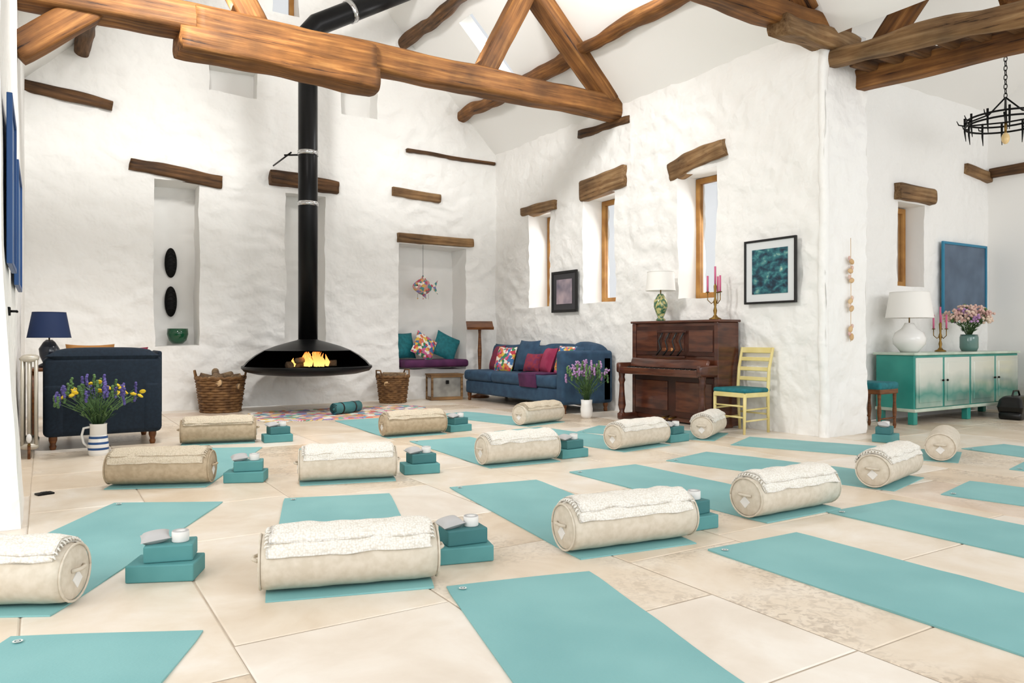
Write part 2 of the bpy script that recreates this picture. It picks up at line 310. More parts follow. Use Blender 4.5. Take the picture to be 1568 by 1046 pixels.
# ---------------------------------------------------------------- timbers
def beam(name,p0,p1,w,h,m=OAK,ex=9,rough=.012,sag=0,seed=0,parent=None,taper=1,nseg=None):
    p0,p1=Vector(p0),Vector(p1); d=p1-p0; L=d.length
    nseg=nseg or max(8,int(L/.08)); n=32; vs=[];fs=[]
    for i in range(nseg+1):
        t=i/nseg; x=(t-.5)*L; w_=w*(1+(taper-1)*t); h_=h*(1+(taper-1)*t)
        e=1 if 0<i<nseg else .97
        for k in range(n):
            th=2*math.pi*(k+.5)/n; c,s=math.cos(th),math.sin(th)
            r=(abs(c)**ex+abs(s)**ex)**(-1/ex)
            P=Vector((x,c*r*w_/2*e,s*r*h_/2*e+sag*math.sin(math.pi*t)))
            P+=noise.noise_vector(Vector((x*1.1+seed*7,P.y*2.5,P.z*2.5)))*rough*1.5+noise.noise_vector(Vector((x*3.5+seed,P.y*9,P.z*9)))*rough*.45
            vs.append(P)
    for i in range(nseg):
        for k in range(n): fs.append([i*n+k,i*n+(k+1)%n,(i+1)*n+(k+1)%n,(i+1)*n+k])
    fs.append(list(range(n))[::-1]); fs.append([nseg*n+k for k in range(n)])
    mb=MB(); mb.add(vs,fs,m)
    ob=mb.obj(name,parent=parent); mid=(p0+p1)/2
    X=d.normalized(); up=Vector((0,0,1)) if abs(X.z)<.95 else Vector((0,1,0)); Y=up.cross(X).normalized(); Z=X.cross(Y)
    M=Matrix((X,Y,Z)).transposed().to_4x4(); M.translation=mid; ob.matrix_world=M
    return ob
t1=empty('roof_truss'); yt=8.23
beam('tie_beam',(X0-.05,yt,4.25),(XR+.1,yt,4.27),.3,.31,seed=1,parent=t1,rough=.02)
beam('tie_splice',(1.15,yt-.04,4.02),(3.25,yt-.04,4.0),.36,.25,seed=2,parent=t1,rough=.03)
beam('splice_face',(1.3,yt-.13,4.24),(3.2,yt-.13,4.22),.14,.3,seed=12,parent=t1,rough=.02)
beam('principal_right',(XR-.1,yt,4.4),(XM,yt,7.75),.3,.36,seed=3,parent=t1)
beam('principal_left',(X0+.1,yt,4.4),(XM,yt,7.75),.3,.36,seed=4,parent=t1)
beam('strut_right',(4.70,yt,4.35),(5.5,yt,5.85),.22,.26,seed=5,parent=t1)
beam('strut_left',(1.92,yt,4.35),(1.1,yt,5.75),.22,.26,seed=6,parent=t1)
beam('knee_brace',(-.22,yt,3.66),(.42,yt,4.22),.2,.24,seed=7,parent=t1)
t2=empty('roof_truss'); yt2=5.0
beam('tie_beam',(X0-.05,yt2,4.34),(7.3,yt2,4.3),.26,.24,seed=21,parent=t2,rough=.02)
beam('corbel',(6.2,yt2-.06,4.17),(7.42,yt2-.06,4.1),.28,.2,m=OAKL,seed=22,parent=t2,rough=.06)
beam('principal_right',(XR-.1,yt2,4.5),(XM,yt2,7.75),.27,.28,seed=23,parent=t2)
beam('principal_left',(X0+.1,yt2,4.5),(XM,yt2,7.75),.27,.28,seed=24,parent=t2)
for i,(x,z,s) in enumerate([(6.17,4.9,.1),(5.1,5.95,-.05),(.45,4.95,.08),(1.55,5.98,0)]):
    beam('roof_purlin',(x,-1.8,z),(x,YG+.1,z-.03),.19,.19,m=OAKD if i else OAK,ex=2.6,rough=.05,sag=s*.5,seed=31+i)
hd=empty('opening_header')
beam('header_log',(7.02,4.95,3.97),(6.95,1.0,3.60),.2,.2,m=OAKL,ex=2.6,rough=.04,seed=41,parent=hd)
beam('header_beam',(7.5,5.0,3.83),(7.5,1.0,3.60),.16,.22,seed=42,parent=hd)
beam('header_beam_rear',(7.72,5.0,3.92),(7.72,1.0,3.70),.14,.24,seed=43,parent=hd,m=OAKD)
for i in range(12): beam('joist_%d'%i,(7.12,4.7-i*.28,3.92-i*.017),(7.74,4.7-i*.28,3.92-i*.017),.11,.13,seed=50+i,parent=hd,nseg=8,m=OAKD)
beam('post_brace',(7.3,4.55,4.0),(7.3,3.9,4.7),.2,.22,seed=61,parent=hd)
beam('upper_beam',(7.6,3.9,4.7),(7.6,1.4,4.75),.22,.25,seed=62,parent=hd)
beam('upper_brace',(7.5,3.4,4.1),(9.2,3.4,5.0),.2,.22,seed=63,parent=hd)
def lintel(p0,p1,w,h,m=OAKL,rough=.03,taper=1,seed=0): return beam('window_lintel' ,p0,p1,w,h,m=m,rough=rough,taper=taper,seed=seed,nseg=24)
G=YG-.02
lintel((1.0,G,3.44),(2.22,G,3.33),.16,.17,OAKD,seed=1); lintel((2.9,G,3.46),(3.98,G,3.42),.16,.2,OAKD,seed=2)
beam('wall_timber',(X0-.1,G,4.33),(.82,G,4.2),.12,.15,m=OAKD,seed=3,ex=2.5,rough=.03)
beam('wall_timber',(5.16,G,4.16),(6.86,G,4.14),.12,.055,m=OAKD,seed=4,rough=.015)
beam('wall_timber',(4.90,G,3.45),(5.77,G,3.42),.12,.14,m=OAKL,seed=5,rough=.015)
lintel((4.99,G,2.70),(6.4,G,2.69),.16,.15,OAKL,rough=.015,seed=6)
R=XR+.02
lintel((R,10.75,3.16),(R,9.68,3.16),.16,.14,seed=7); lintel((R,9.05,3.24),(R,8.05,3.30),.18,.30,seed=8); lintel((R,7.2,3.16),(R,6.22,3.3),.18,.26,seed=9,rough=.05)
beam('wall_timber',(R,9.1,4.1),(R,7.95,4.05),.14,.12,m=OAKD,seed=10,rough=.03)
lintel((9.33,5.58,2.92),(10.12,5.58,2.92),.16,.22,seed=11); beam('wall_timber',(11.0,5.58,3.42),(11.68,5.58,3.36),.1,.14,m=OAKL,seed=12,rough=.01)
beam('wall_timber',(11.64,5.55,3.42),(11.64,3.5,3.42),.1,.14,m=OAKD,seed=13,rough=.01)
def window(name,cx,cy,z0,z1,w,axis):
    mb=MB(); h=z1-z0; t=.07
    for sx in(-1,1): mb.box((sx*(w/2-t/2),0,h/2),(t,.07,h),WINW,.006)
    for z in(t/2,h-t/2): mb.box((0,0,z),(w-2*t,.07,t),WINW,.006)
    mb.box((0,0,h/2),(w-2*t,.008,h-2*t),GLASS,0)
    mb.box((0,-.03,h*.1),(.02,.03,.06),IRON,.003)
    return mb.obj(name,(cx,cy,z0),90 if axis=='y' else 0)
window('window_1',XR+.40,10.2,1.55,3.07,.6,'y'); window('window_2',XR+.38,8.64,1.57,3.11,.74,'y'); window('window_3',XR+.36,6.71,1.55,3.10,.66,'y'); window('window_4',9.69,5.6+.28,1.73,2.79,.6,'x')
window('window_5',3.16,YG+.3,6.02,6.48,.4,'x')
# ---------------------------------------------------------------- suspended fireplace
mb=MB()
ca=math.atan2(-10.6,-3.2)
def inslot(i,th):
    d=(th-ca+math.pi)%(2*math.pi)-math.pi
    return i>=4 and abs(d)<1.25
prof=[(.13,.36),(.15,.345),(.28,.31),(.45,.26),(.6,.2),(.72,.13),(.82,.05),(.88,-.02)]
mb.lathe(prof,BLACK,n=96,skip=inslot)
mb.lathe([(r*.985,z-.012) for r,z in prof],BLACK,n=96,skip=inslot)
mb.lathe([(.89,-.03),(.90,-.045),(.86,-.09),(.7,-.13),(.4,-.155),(.01,-.165)],BLACK,n=64)
mb.lathe([(.89,-.03),(.84,-.05),(.5,-.06),(.01,-.06)],IRON,n=64)
mb.lathe([(.87,-.03),(.895,-.015),(.90,-.03),(.895,-.045)],BLACK,n=96)
mb.tube([(0,0,.33),(0,0,4.65)],.135,BLACK,n=32)
for z in (2.28,3.0): mb.tube([(0,0,z-.03),(0,0,z+.03)],.145,CHROME,n=32)
mb.tube([(-.28,.2,2.98),(.0,0,2.98)],.012,IRON); mb.tube([(-.24,.95,2.98),(-.24,0.0,2.98)],.012,IRON); mb.tube([(.2,.95,2.98),(.14,0,2.98)],.012,IRON)
mb.tube([(0,0,4.55),(.02,0,4.72),(.12,0,4.85),(.6,0,5.14),(1.75,0,5.83)],[.14,.15,.15,.15,.15],BLACK,n=32)
mb.tube([(.6,0,5.14),(.66,0,5.176)],.165,CHROME,n=32)
fp=empty('suspended_fireplace',(3.2,10.6,.66)); o=mb.obj('hood_and_flue',parent=fp)
mb=MB()
for a,b,r in [((-.35,-.2,.0),(.3,.05,.03),.05),((-.2,.1,.0),(.35,-.2,.02),.045),((-.25,-.3,.06),(.2,.05,.1),.04)]:
    mb.tube([a,b],r,BARK,n=10)
mb.obj('burning_logs',parent=fp)
m,nt,b=newmat('flame'); N=nt.nodes;L=nt.links
tc=N.new('ShaderNodeTexCoord'); sp=N.new('ShaderNodeSeparateXYZ'); L.new(tc.outputs['Object'],sp.inputs[0])
mr=N.new('ShaderNodeMapRange'); mr.inputs[1].default_value=-.02; mr.inputs[2].default_value=.2; L.new(sp.outputs[2],mr.inputs[0])
r=N.new('ShaderNodeValToRGB'); r.color_ramp.elements[0].color=(1,.62,.16,1); r.color_ramp.elements[1].color=(1,.16,.015,1); L.new(mr.outputs[0],r.inputs[0]); L.new(r.outputs[0],b.inputs['Emission Color']); b.inputs['Emission Strength'].default_value=1.9; b.inputs['Base Color'].default_value=(0,0,0,1)
mb=MB()
for i in range(26):
    x=random.gauss(0,.13); y=random.uniform(-.42,-.15); h=random.uniform(.14,.25)*max(.2,1-abs(x)*2.6)+.02
    pts=[(x,y,-.02),(x+.01,y,h*.3),(x-.012+random.uniform(-.02,.02),y,h*.65),(x+random.uniform(-.03,.03),y,h)]
    mb.tube(pts,[.015,.028,.015,.002],m,n=8)
mb.obj('flames',parent=fp)
# ---------------------------------------------------------------- yoga kit
def rot2(x,y,a): a*=D2R; return (x*math.cos(a)-y*math.sin(a),x*math.sin(a)+y*math.cos(a))
def yoga_mat(fc,th,L=1.9,W=.66):
    mb=MB(); n=20; mm=10; vs=[];fs=[]
    for i in range(n+1):
        for j in range(mm+1):
            x=-W/2+W*j/mm; y=-L+L*i/n
            lift=.006+.006*max(0,noise.noise(Vector((x*1.5+fc[0]*3,y*4,fc[1]))))
            if i in(0,n) and j in (0,mm): x*=.985
            vs.append((x,y,lift))
    for i in range(n):
        for j in range(mm): a=i*(mm+1)+j; fs.append([a,a+1,a+mm+2,a+mm+1])
    mb.add(vs,fs,YMAT)
    per=[j for j in range(mm+1)]+[i*(mm+1)+mm for i in range(1,n+1)]+[n*(mm+1)+j for j in range(mm-1,-1,-1)]+[i*(mm+1) for i in range(n-1,0,-1)]
    pv=[vs[k] for k in per]; low=[(p[0],p[1],.0005) for p in pv]; k=len(pv)
    mb.add(pv+low,[[i,(i+1)%k,k+(i+1)%k,k+i] for i in range(k)],YMAT,False)
    mb.lathe([(.001,.0),(.016,.0)],WHITE,c=(-W/2+.06,-.06,.0125),n=16); mb.lathe([(.006,.0),(.010,.0)],TEALD,c=(-W/2+.06,-.06,.013),n=16)
    mb.obj('yoga_mat',(fc[0],fc[1],0),th)
def bolster(near,th,body,bl,L=.68,r=.118,dy=.13,seed=1,z=.013):
    mb=MB(); Q=Matrix.Rotation(math.pi/2,4,'Y')
    h=L/2; prof=[(.001,-h-.006),(r*.5,-h-.008),(r*.86,-h),(r*.95,-h+.008),(r*.985,-h+.03)]
    prof+=[(r*(1+.012*math.sin(k*2.1+seed)),-h+.03+(L-.06)*k/10) for k in range(1,10)]
    prof+=[(r*.985,h-.03),(r*.95,h-.008),(r*.86,h),(r*.5,h+.008),(.001,h+.006)]
    mb.lathe(prof,body,c=(0,0,r*.97),n=36,M=Matrix.Diagonal((1,1.04,.97,1))@Q)
    for sx in(-1,1):
        mb.tube([(sx*(h+.001),math.cos(a)*r*.93*1.04,r*.97+math.sin(a)*r*.93) for a in [2*math.pi*k/28 for k in range(29)]],.005,body,n=6)
        mb.tube([(sx*(h+.01),-.045,r*1.1),(sx*(h+.03),-.02,r*1.12),(sx*(h+.03),.02,r*1.12),(sx*(h+.01),.045,r*1.1)],.008,body,n=6)
        mb.box((sx*(h+.009),.0,r*.75),(.006,.05,.05),WHITE,.002,rot=(40,0,0))
    if bl:
        rl=random.Random(seed*31)
        for lay,(a0,a1,x0,x1,rr) in enumerate([(-56-rl.uniform(0,14),72,-.46,.455,.003),(-44-rl.uniform(0,8),64,-.445,.46,.015)]):
            nx=30;na=20; top=[];bot=[]
            for i in range(nx+1):
                for j in range(na+1):
                    t=j/na; a=(a0+(a1-a0)*t+5*noise.noise(Vector((i*.18,lay*3,seed))) )*D2R
                    x=L*(x0+(x1-x0)*i/nx)+.012*noise.noise(Vector((j*.3,lay,seed+5)))
                    R_=r+rr+.010*noise.noise(Vector((i*.22,j*.26,seed+lay)))
                    e=.5+.5*min(1,min(i,nx-i,j,na-j)/1.5)
                    for lst,dd in((top,.016*e),(bot,-.004)):
                        q=R_+dd; lst.append((x,math.sin(a)*q*1.04,r*.97+math.cos(a)*q*.98))
            S=(nx+1)*(na+1); fs=[]
            for i in range(nx):
                for j in range(na):
                    a=i*(na+1)+j; fs.append([a,a+1,a+na+2,a+na+1]); fs.append([S+a,S+a+na+1,S+a+na+2,S+a+1])
            per=[j for j in range(na+1)]+[i*(na+1)+na for i in range(1,nx+1)]+[nx*(na+1)+j for j in range(na-1,-1,-1)]+[i*(na+1) for i in range(nx-1,0,-1)]
            k=len(per)
            for q in range(k): fs.append([per[q],per[(q+1)%k],S+per[(q+1)%k],S+per[q]])
            mb.add(top+bot,fs,bl)
        for sx in(-1,1):
            for q in range(14):
                a=(-48+q*8.5)*D2R; R_=r+.016; y=math.sin(a)*R_*1.04; zz=r*.97+math.cos(a)*R_*.98
                mb.tube([(sx*L*.445,y,zz),(sx*(L*.445+.014),y,zz),(sx*(L*.445+.022),y*1.02,zz-.01)],[.005,.005,.003],bl,n=5)
    ox,oy=rot2(0,dy,th); mb.obj('yoga_bolster',(near[0]+ox,near[1]+oy,z),th)
def blocks(p,th,s=1):
    mb=MB()
    mb.box((0,0,.038),(.28,.18,.075),TEALB,.006); mb.box((.015,.015,.112),(.20,.14,.072),TEALD if s>1 else TEALB,.006,rot=(0,0,8))
    mb.pillow((-.05,.01,.172),(.12,.10,.05),GREYC,rot=(8,-6,20),n=8,p=2.5)
    mb.lathe([(.018,0),(.034,0),(.036,.004),(.036,.042),(.034,.046),(.018,.046),(.018,0)],WHITE,c=(.055,.015,.149),n=24)
    for k in range(3): mb.lathe([(.021+.005*k,.0465),(.023+.005*k,.048),(.025+.005*k,.0465)],GREYC,c=(.055,.015,.149),n=20)
    mb.obj('yoga_block_stack',(p[0],p[1],0),th)
kit=[
 ((-.27,3.47),-29,1.95,CREAM,KNW),((1.065,2.93),-17.3,1.95,CREAM,KNW),((2.48,2.78),-7.8,1.85,CREAM,KNW),((3.79,2.82),0,1.87,CREAM,KNW),
 ((5.23,3.03),13.9,1.8,CREAM,KNW),((6.76,3.47),25,1.9,CREAM,None),((.66,5.72),-25,1.9,TAN,KNT),((1.86,5.18),-16,1.8,CREAM,KNW),
 ((3.36,5.16),-3,1.75,CREAM,KNW),((4.82,5.30),8,1.9,CREAM,KNW),((6.02,5.50),30,1.5,CREAM,KNW),((1.45,7.72),-13,1.5,TAN,KNT),((3.36,7.25),-2,1.85,TAN,KNT),((5.13,7.42),14,1.8,CREAM,KNT)]
for i,(nc,th,L_,b1,b2) in enumerate(kit):
    ox,oy=rot2(0,L_,th); yoga_mat((nc[0]+ox,nc[1]+oy),th,L_,.68)
    bolster(nc,th,b1,b2,seed=i+1,L=.72 if i<6 else (.62 if i==10 else .69))
for fc,th in [((.195,3.0),-27),((1.75,2.735),-14),((3.095,2.61),-1.5),((4.3,2.8),-1),((5.38,2.79),12),((7.62,3.7),-6),((6.8,3.02),12)]: yoga_mat(fc,th,1.9,.66)
for p,th in [((.46,3.60),-25),((1.68,3.15),-15),((3.02,3.0),-5),((1.26,5.68),-25),((2.48,5.32),-12),((2.0,7.66),-5),((3.93,7.45),5),((3.92,5.32),0),((7.2,4.42),15),((5.39,5.56),5)]: blocks(p,th,2 if p[0]>1.5 else 1)
# ---------------------------------------------------------------- sofas
def foot(mb,x,y,h=.12): mb.lathe([(.001,0),(.022,0),(.03,.03),(.022,.05),(.035,.09),(.036,h)],DWOOD,c=(x,y,0),n=16)
def sofa(name,loc,rz,W,D,n,fab,arms,backh=.82,extra=None):
    mb=MB()
    for x in(-W/2+.08,W/2-.08):
        for y in(-.08,-D+.08): foot(mb,x,y,.14)
    mb.box((0,-D/2,.23),(W-.06,D-.06,.21),fab,.03,seg=3)
    aL,aR=arms; tw=.18
    xl=-W/2+(tw if aL else 0); xr=W/2-(tw if aR else 0)
    mb.box((0,-.11,(backh+.12)/2),(W,.2,backh-.12),fab,.05,seg=4)
    if aL: mb.box((-W/2+tw/2,-D/2,(aL+.12)/2),(tw,D,aL-.12),fab,.05,seg=4)
    if aR: mb.box((W/2-tw/2,-D/2,(aR+.12)/2),(tw,D,aR-.12),fab,.05,seg=4)
    cw=(xr-xl)/n
    for i in range(n):
        c=xl+cw*(i+.5)
        mb.box((c,-(D+.2)/2-.01,.42),(cw-.008,D-.22,.17),fab,.055,seg=4)
        mb.pillow((c,-.3,.70),(cw*.98,.48,.24),fab,rot=(78,0,0),p=4)
    if extra: extra(mb)
    return mb.obj(name,loc,rz)
def exA(mb):
    mb.pillow((0,-.12,.87),(.98,.24,.16),NAVY,rot=(0,0,0),p=4)
    mb.pillow((-.2,-.36,.76),(.4,.4,.14),RED,rot=(70,0,8)); mb.pillow((.1,-.36,.78),(.42,.42,.14),mat('tan_cushion','#A8743C',rough=.8),rot=(72,0,-6))
    mb.box((-.49,-.35,.60),(.04,.5,.62),NAVY,.018)
sofa('armchair',(.5,8.1,0),180,1.0,.92,1,NAVY,(.62,.62),backh=.86,extra=exA)
def exB(mb):
    for (x,y,z,s,m,rx,rz) in [(-1.1,-.40,.70,.46,RED,70,-15),(-.72,-.48,.68,.44,FLORAL,72,10),(-.2,-.40,.76,.5,BLUEF,72,5),(.42,-.42,.70,.40,MAG,70,-12),(.12,-.5,.66,.3,RED,66,20),(.85,-.4,.72,.42,FLORAL,72,8)]:
        mb.pillow((x,y,z),(s,s,.16),m,rot=(rx,0,rz))
    mb.box((.55,-.62,.515),(.5,.44,.03),PURP,.014,rot=(0,0,8)); mb.box((.55,-.885,.42),(.45,.03,.2),PURP,.014,rot=(8,0,0))
    mb.pillow((.4,-.16,.86),(.8,.26,.18),BLUEF,p=4); mb.pillow((1.15,-.2,.87),(.5,.28,.2),BLUEF,rot=(0,8,0),p=4)
sofa('sofa',(6.84,9.66,0),-90,2.84,.88,3,BLUEF,(None,.86),backh=.8,extra=exB)
# ---------------------------------------------------------------- upright piano (front = -Y)
mb=MB(); W=1.46
mb.box((0,-.16,.62),(W,.30,1.2),PIANO,.008); mb.box((0,-.17,1.235),(W+.06,.36,.03),PIANO,.01)
mb.box((0,-.32,1.0),(W-.12,.02,.36),PIANOD,.006)
for x in(-.46,0,.46): mb.box((x,-.332,1.0),(.38,.012,.26),PIANO,.006)
for sx in(-1,1):
    mb.box((sx*(W/2-.03),-.17,.62),(.064,.345,1.2),PIANO,.01)
    mb.box((sx*(W/2-.035),-.43,.66),(.07,.38,.13),PIANO,.025,seg=3)
    mb.lathe([(.035,.0),(.045,.03),(.03,.06),(.05,.14),(.035,.3),(.03,.42),(.045,.46),(.035,.5),(.045,.56)],PIANO,c=(sx*(W/2-.04),-.55,.04),n=16)
    mb.box((sx*(W/2-.04),-.34,.04),(.08,.52,.08),PIANO,.015)
mb.box((0,-.42,.61),(W-.1,.36,.05),PIANO,.01); mb.box((0,-.33,.33),(W-.12,.03,.5),PIANOD,.01)
for x in(-.36,.36): mb.box((x,-.35,.33),(.58,.012,.36),PIANO,.01)
nk=52; kw=(W-.2)/nk
for i in range(nk):
    mb.box((-(W-.2)/2+kw*(i+.5),-.51,.655),(kw*.93,.14,.022),IVORY,.002)
    if i%7 not in(2,6): mb.box((-(W-.2)/2+kw*(i+1),-.48,.672),(kw*.5,.09,.016),EBONY,.002)
mb.box((0,-.595,.645),(W-.1,.022,.05),PIANO,.006); mb.box((0,-.41,.72),(W-.14,.05,.13),PIANO,.02,rot=(-20,0,0))
for x in(-.18,-.06,.06,.18):
    mb.tube([(x-.04,-.40,.82),(x+.03,-.39,.9),(x-.03,-.37,1.0),(x+.03,-.36,1.1)],.010,EBONY,n=6)
mb.box((0,-.40,.81),(.56,.03,.02),PIANOD,.005); mb.box((0,-.36,1.11),(.5,.014,.02),PIANOD,.005)
for x in(-.06,.06): mb.tube([(x,-.34,.08),(x,-.46,.06)],.014,BRASS,n=8)
mb.obj('upright_piano',(6.84,6.72,0),-90)
# ---------------------------------------------------------------- lamps etc
def lamp(name,loc,base,bm,shade,sm,hb):
    mb=MB(); mb.lathe(base,bm,n=32); (r0,z0),(r1,z1)=shade
    mb.lathe([(r0,z0),(r1,z1)],sm,n=40); mb.lathe([(r0-.004,z0),(r1-.004,z1)],SHW,n=40)
    mb.lathe([(r0,z0),(r0+.003,z0+.006),(r0-.006,z0+.003)],sm,n=40); mb.lathe([(r1,z1),(r1+.003,z1-.006),(r1-.006,z1)],sm,n=40)
    mb.tube([(0,0,hb-.01),(0,0,z1-.02)],.008,BRASS,n=8)
    for a in range(3): mb.tube([(0,0,z1-.02),(r1*math.cos(a*2.1),r1*math.sin(a*2.1),z1-.02)],.003,BRASS,n=5)
    mb.ball((0,0,(z0+z1)/2-.02),.035,SHW)
    return mb.obj(name,loc)
lamp('table_lamp',(6.62,7.05,1.252),[(.001,0),(.055,0),(.06,.015),(.035,.04),(.06,.1),(.088,.18),(.085,.25),(.05,.31),(.032,.34),(.001,.345)],BRICKG,((.185,.38),(.165,.62)),SHW,.34)
lamp('table_lamp',(.06,9.62,.72),[(.001,0),(.10,0),(.11,.02),(.06,.05),(.09,.12),(.10,.2),(.06,.27),(.03,.3),(.001,.3)],NAVYC,((.21,.32),(.16,.60)),SHN,.3)
lamp('table_lamp',(9.05,5.25,.862),[(.001,0),(.10,0),(.12,.03),(.18,.10),(.19,.17),(.16,.24),(.09,.29),(.07,.32),(.05,.36),(.001,.36)],CER,((.27,.42),(.22,.74)),SHW,.36)
mb=MB(); mb.box((0,0,.70),(.42,.5,.035),DWOOD,.01)
for x in(-.17,.17):
    for y in(-.2,.2): mb.tube([(x,y,0),(x,y,.69)],[.015,.02],DWOOD,n=8)
mb.obj('side_table',(.08,9.62,0))
def candelabra(name,loc,h=.34,s=1):
    mb=MB(); mb.lathe([(.001,0),(.06,0),(.062,.01),(.03,.025),(.012,.05),(.02,.09),(.01,.13),(.02,.18),(.01,.22),(.016,h-.02),(.008,h)],BRASS,n=20)
    for a in(0,1,2):
        an=a*math.pi*2/3+.4; r=.075; c,sn=math.cos(an)*r,math.sin(an)*r
        mb.tube([(0,0,h*.55),(c*.5,sn*.5,h*.45),(c,sn,h*.55),(c,sn,h*.75)],.005,BRASS,n=6)
        mb.lathe([(.001,0),(.018,.004),(.02,.012)],BRASS,c=(c,sn,h*.75),n=12)
        mb.tube([(c,sn,h*.76),(c,sn,h*.76+.17)],.010,PINKC,n=10)
    mb.tube([(0,0,h),(0,0,h+.18)],.010,PINKC,n=10)
    o=mb.obj(name,loc); o.scale=(s,s,s); return o
candelabra('candelabra',(6.66,6.18,1.252),.36,1.15); candelabra('candelabra',(9.75,5.25,.862),.34,1.1)
def chair(name,loc,rz):
    mb=MB(); w=.21
    for sx in(-1,1):
        mb.tube([(sx*(w-.01),0,0),(sx*w,-.02,.45),(sx*w,.0,.7),(sx*(w+.005),.06,.93)],[.016,.02,.018,.016],YEL,n=10)
        mb.tube([(sx*w,-.40,0),(sx*w,-.39,.43)],[.014,.02],YEL,n=10)
        for z in(.14,.26): mb.tube([(sx*w,-.39,z),(sx*w,-.01,z+.01)],.010,YEL,n=8)
        mb.box((sx*w,-.20,.42),(.03,.38,.05),YEL,.006)
    for z in(.18,.3): mb.tube([(-w,-.395,z),(w,-.395,z)],.010,YEL,n=8)
    mb.tube([(-w,-.0,.2),(w,0,.2)],.010,YEL,n=8)
    mb.box((0,-.40,.42),(2*w,.03,.05),YEL,.006); mb.box((0,-.02,.42),(2*w,.03,.05),YEL,.006)
    for z,y in((.58,.0),(.69,.01),(.80,.03),(.90,.055)): mb.box((0,y,z),(2*w,.016,.065 if z>.85 else .045),YEL,.006,rot=(-14,0,0))
    mb.box((0,-.2,.465),(.45,.43,.05),TEALV,.022,seg=3)
    mb.obj(name,loc,rz)
chair('dining_chair',(6.78,5.72,0),-90); chair('dining_chair',(11.5,4.62,0),-75)
mb=MB()
for x in(-.17,.17):
    for y in(-.15,.15): mb.lathe([(.012,0),(.02,.04),(.014,.08),(.024,.2),(.016,.3),(.022,.42)],DWOOD,c=(x,y,0),n=12)
for y in(-.15,.15): mb.tube([(-.17,y,.12),(.17,y,.12)],.01,DWOOD,n=8)
mb.box((0,0,.43),(.4,.36,.06),DWOOD,.01); mb.box((0,0,.49),(.42,.38,.09),TEALV,.035,seg=4)
mb.obj('footstool',(8.16,5.15,0),4)
mb=MB(); W=2.5;Dp=.48;H=.86
mb.box((0,0,H-.015),(W+.06,Dp+.05,.03),SBTOP,.006); mb.box((0,0,.49),(W,Dp,.68),SBTEAL,.008)
mb.box((0,-.005,.17),(W+.02,Dp+.03,.04),SBTOP,.008)
for sx in(-1,1):
    for y in(-Dp/2+.04,Dp/2-.04): mb.box((sx*(W/2-.04),y,.08),(.08,.08,.16),SBTEAL,.01)
mb.box((0,-Dp/2+.04,.08),(.08,.08,.16),SBTEAL,.01)
for i in range(4):
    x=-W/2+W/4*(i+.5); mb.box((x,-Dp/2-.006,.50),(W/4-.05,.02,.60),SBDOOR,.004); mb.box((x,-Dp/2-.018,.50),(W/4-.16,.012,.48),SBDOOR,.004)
    mb.ball((x+(W/8-.05)*(1 if i%2==0 else -1),-Dp/2-.035,.52),.014,IRON)
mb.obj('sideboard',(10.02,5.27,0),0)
def bouquet(mb,c,n,sp,h,heads,leaf=True,hs=.02,rim=.03):
    c=Vector(c)
    for i in range(n):
        a=random.uniform(0,6.28); r=sp*math.sqrt(random.random()); hh=h*random.uniform(.72,1.05)*(1-.25*(r/sp)**2)
        d=Vector((math.cos(a)*r,math.sin(a)*r,hh)); s0=c+Vector((math.cos(a),math.sin(a),0))*rim*.5
        mid=c+Vector((d.x*.35,d.y*.35,hh*.55)); end=c+d
        mb.tube([s0,mid,end],[.003,.003,.002],STEM,n=5)
        m,k=random.choice(heads)
        if k=='spike':
            for q in range(6): mb.ball(end+Vector((random.uniform(-.006,.006),random.uniform(-.006,.006),(q-2)*.016)),(hs*.6,hs*.6,hs*.6),m,n=6)
        elif k=='cluster':
            for q in range(10): mb.ball(end+Vector([random.uniform(-1,1)*hs*1.3 for _ in range(3)]),hs*.5,m,n=6)
        else:
            tilt=(random.uniform(-40,40),random.uniform(-40,40),0)
            mb.ball(end,(hs*1.3,hs*1.3,hs*.55),m,n=10,rot=tilt); mb.ball(end+Vector((0,0,hs*.4)),hs*.4,m,n=6)
        if leaf:
            for q in range(4):
                t=random.uniform(.25,.9); p=c+Vector((d.x*t*.8,d.y*t*.8,hh*t)); a2=a+random.uniform(-1.8,1.8); e=p+Vector((math.cos(a2)*.07,math.sin(a2)*.07,.04))
                pm=(p+e)/2; sd=Vector((-math.sin(a2),math.cos(a2),0))*.009
                mb.add([p,pm+sd,e,pm-sd],[[0,1,2,3]],STEM,False)
mb=MB()
prof=[(.001,0),(.075,0),(.082,.02),(.085,.09),(.075,.16),(.06,.21),(.062,.25),(.072,.28)]
def rr(z):
    for (a,b),(c,d) in zip(prof[1:],prof[2:]):
        if b<=z<=d: return a+(c-a)*(z-b)/max(d-b,1e-6)
    return prof[-1][0]
for i in range(28):
    z0=i*.01; z1=z0+.01
    mb.lathe([(rr(z0),z0),(rr(z1),z1)],BLUEP if (i%5 in(0,1) and 2<i<22) else CER,n=32)
mb.lathe([(.001,.005),(.07,.01),(.068,.275),(.072,.28)],CER,n=32)
mb.tube([(-.07,0,.25),(-.12,0,.24),(-.135,0,.18),(-.12,0,.11),(-.08,0,.07)],.011,CER,n=8)
bouquet(mb,(0,0,.24),64,.36,.42,[(YFL,'daisy'),(PFL,'spike'),(PFL,'spike'),(STEM,'spike'),(STEM,'spike')],hs=.022)
mb.obj('flower_jug',(.42,7.62,0),-20)
mb=MB(); mb.lathe([(.001,0),(.06,0),(.075,.04),(.08,.12),(.07,.18),(.075,.24),(.068,.24),(.06,.18),(.001,.05)],CER,n=32)
mb.tube([(.07,0,.2),(.12,0,.18),(.12,0,.1),(.075,0,.06)],.010,CER,n=8)
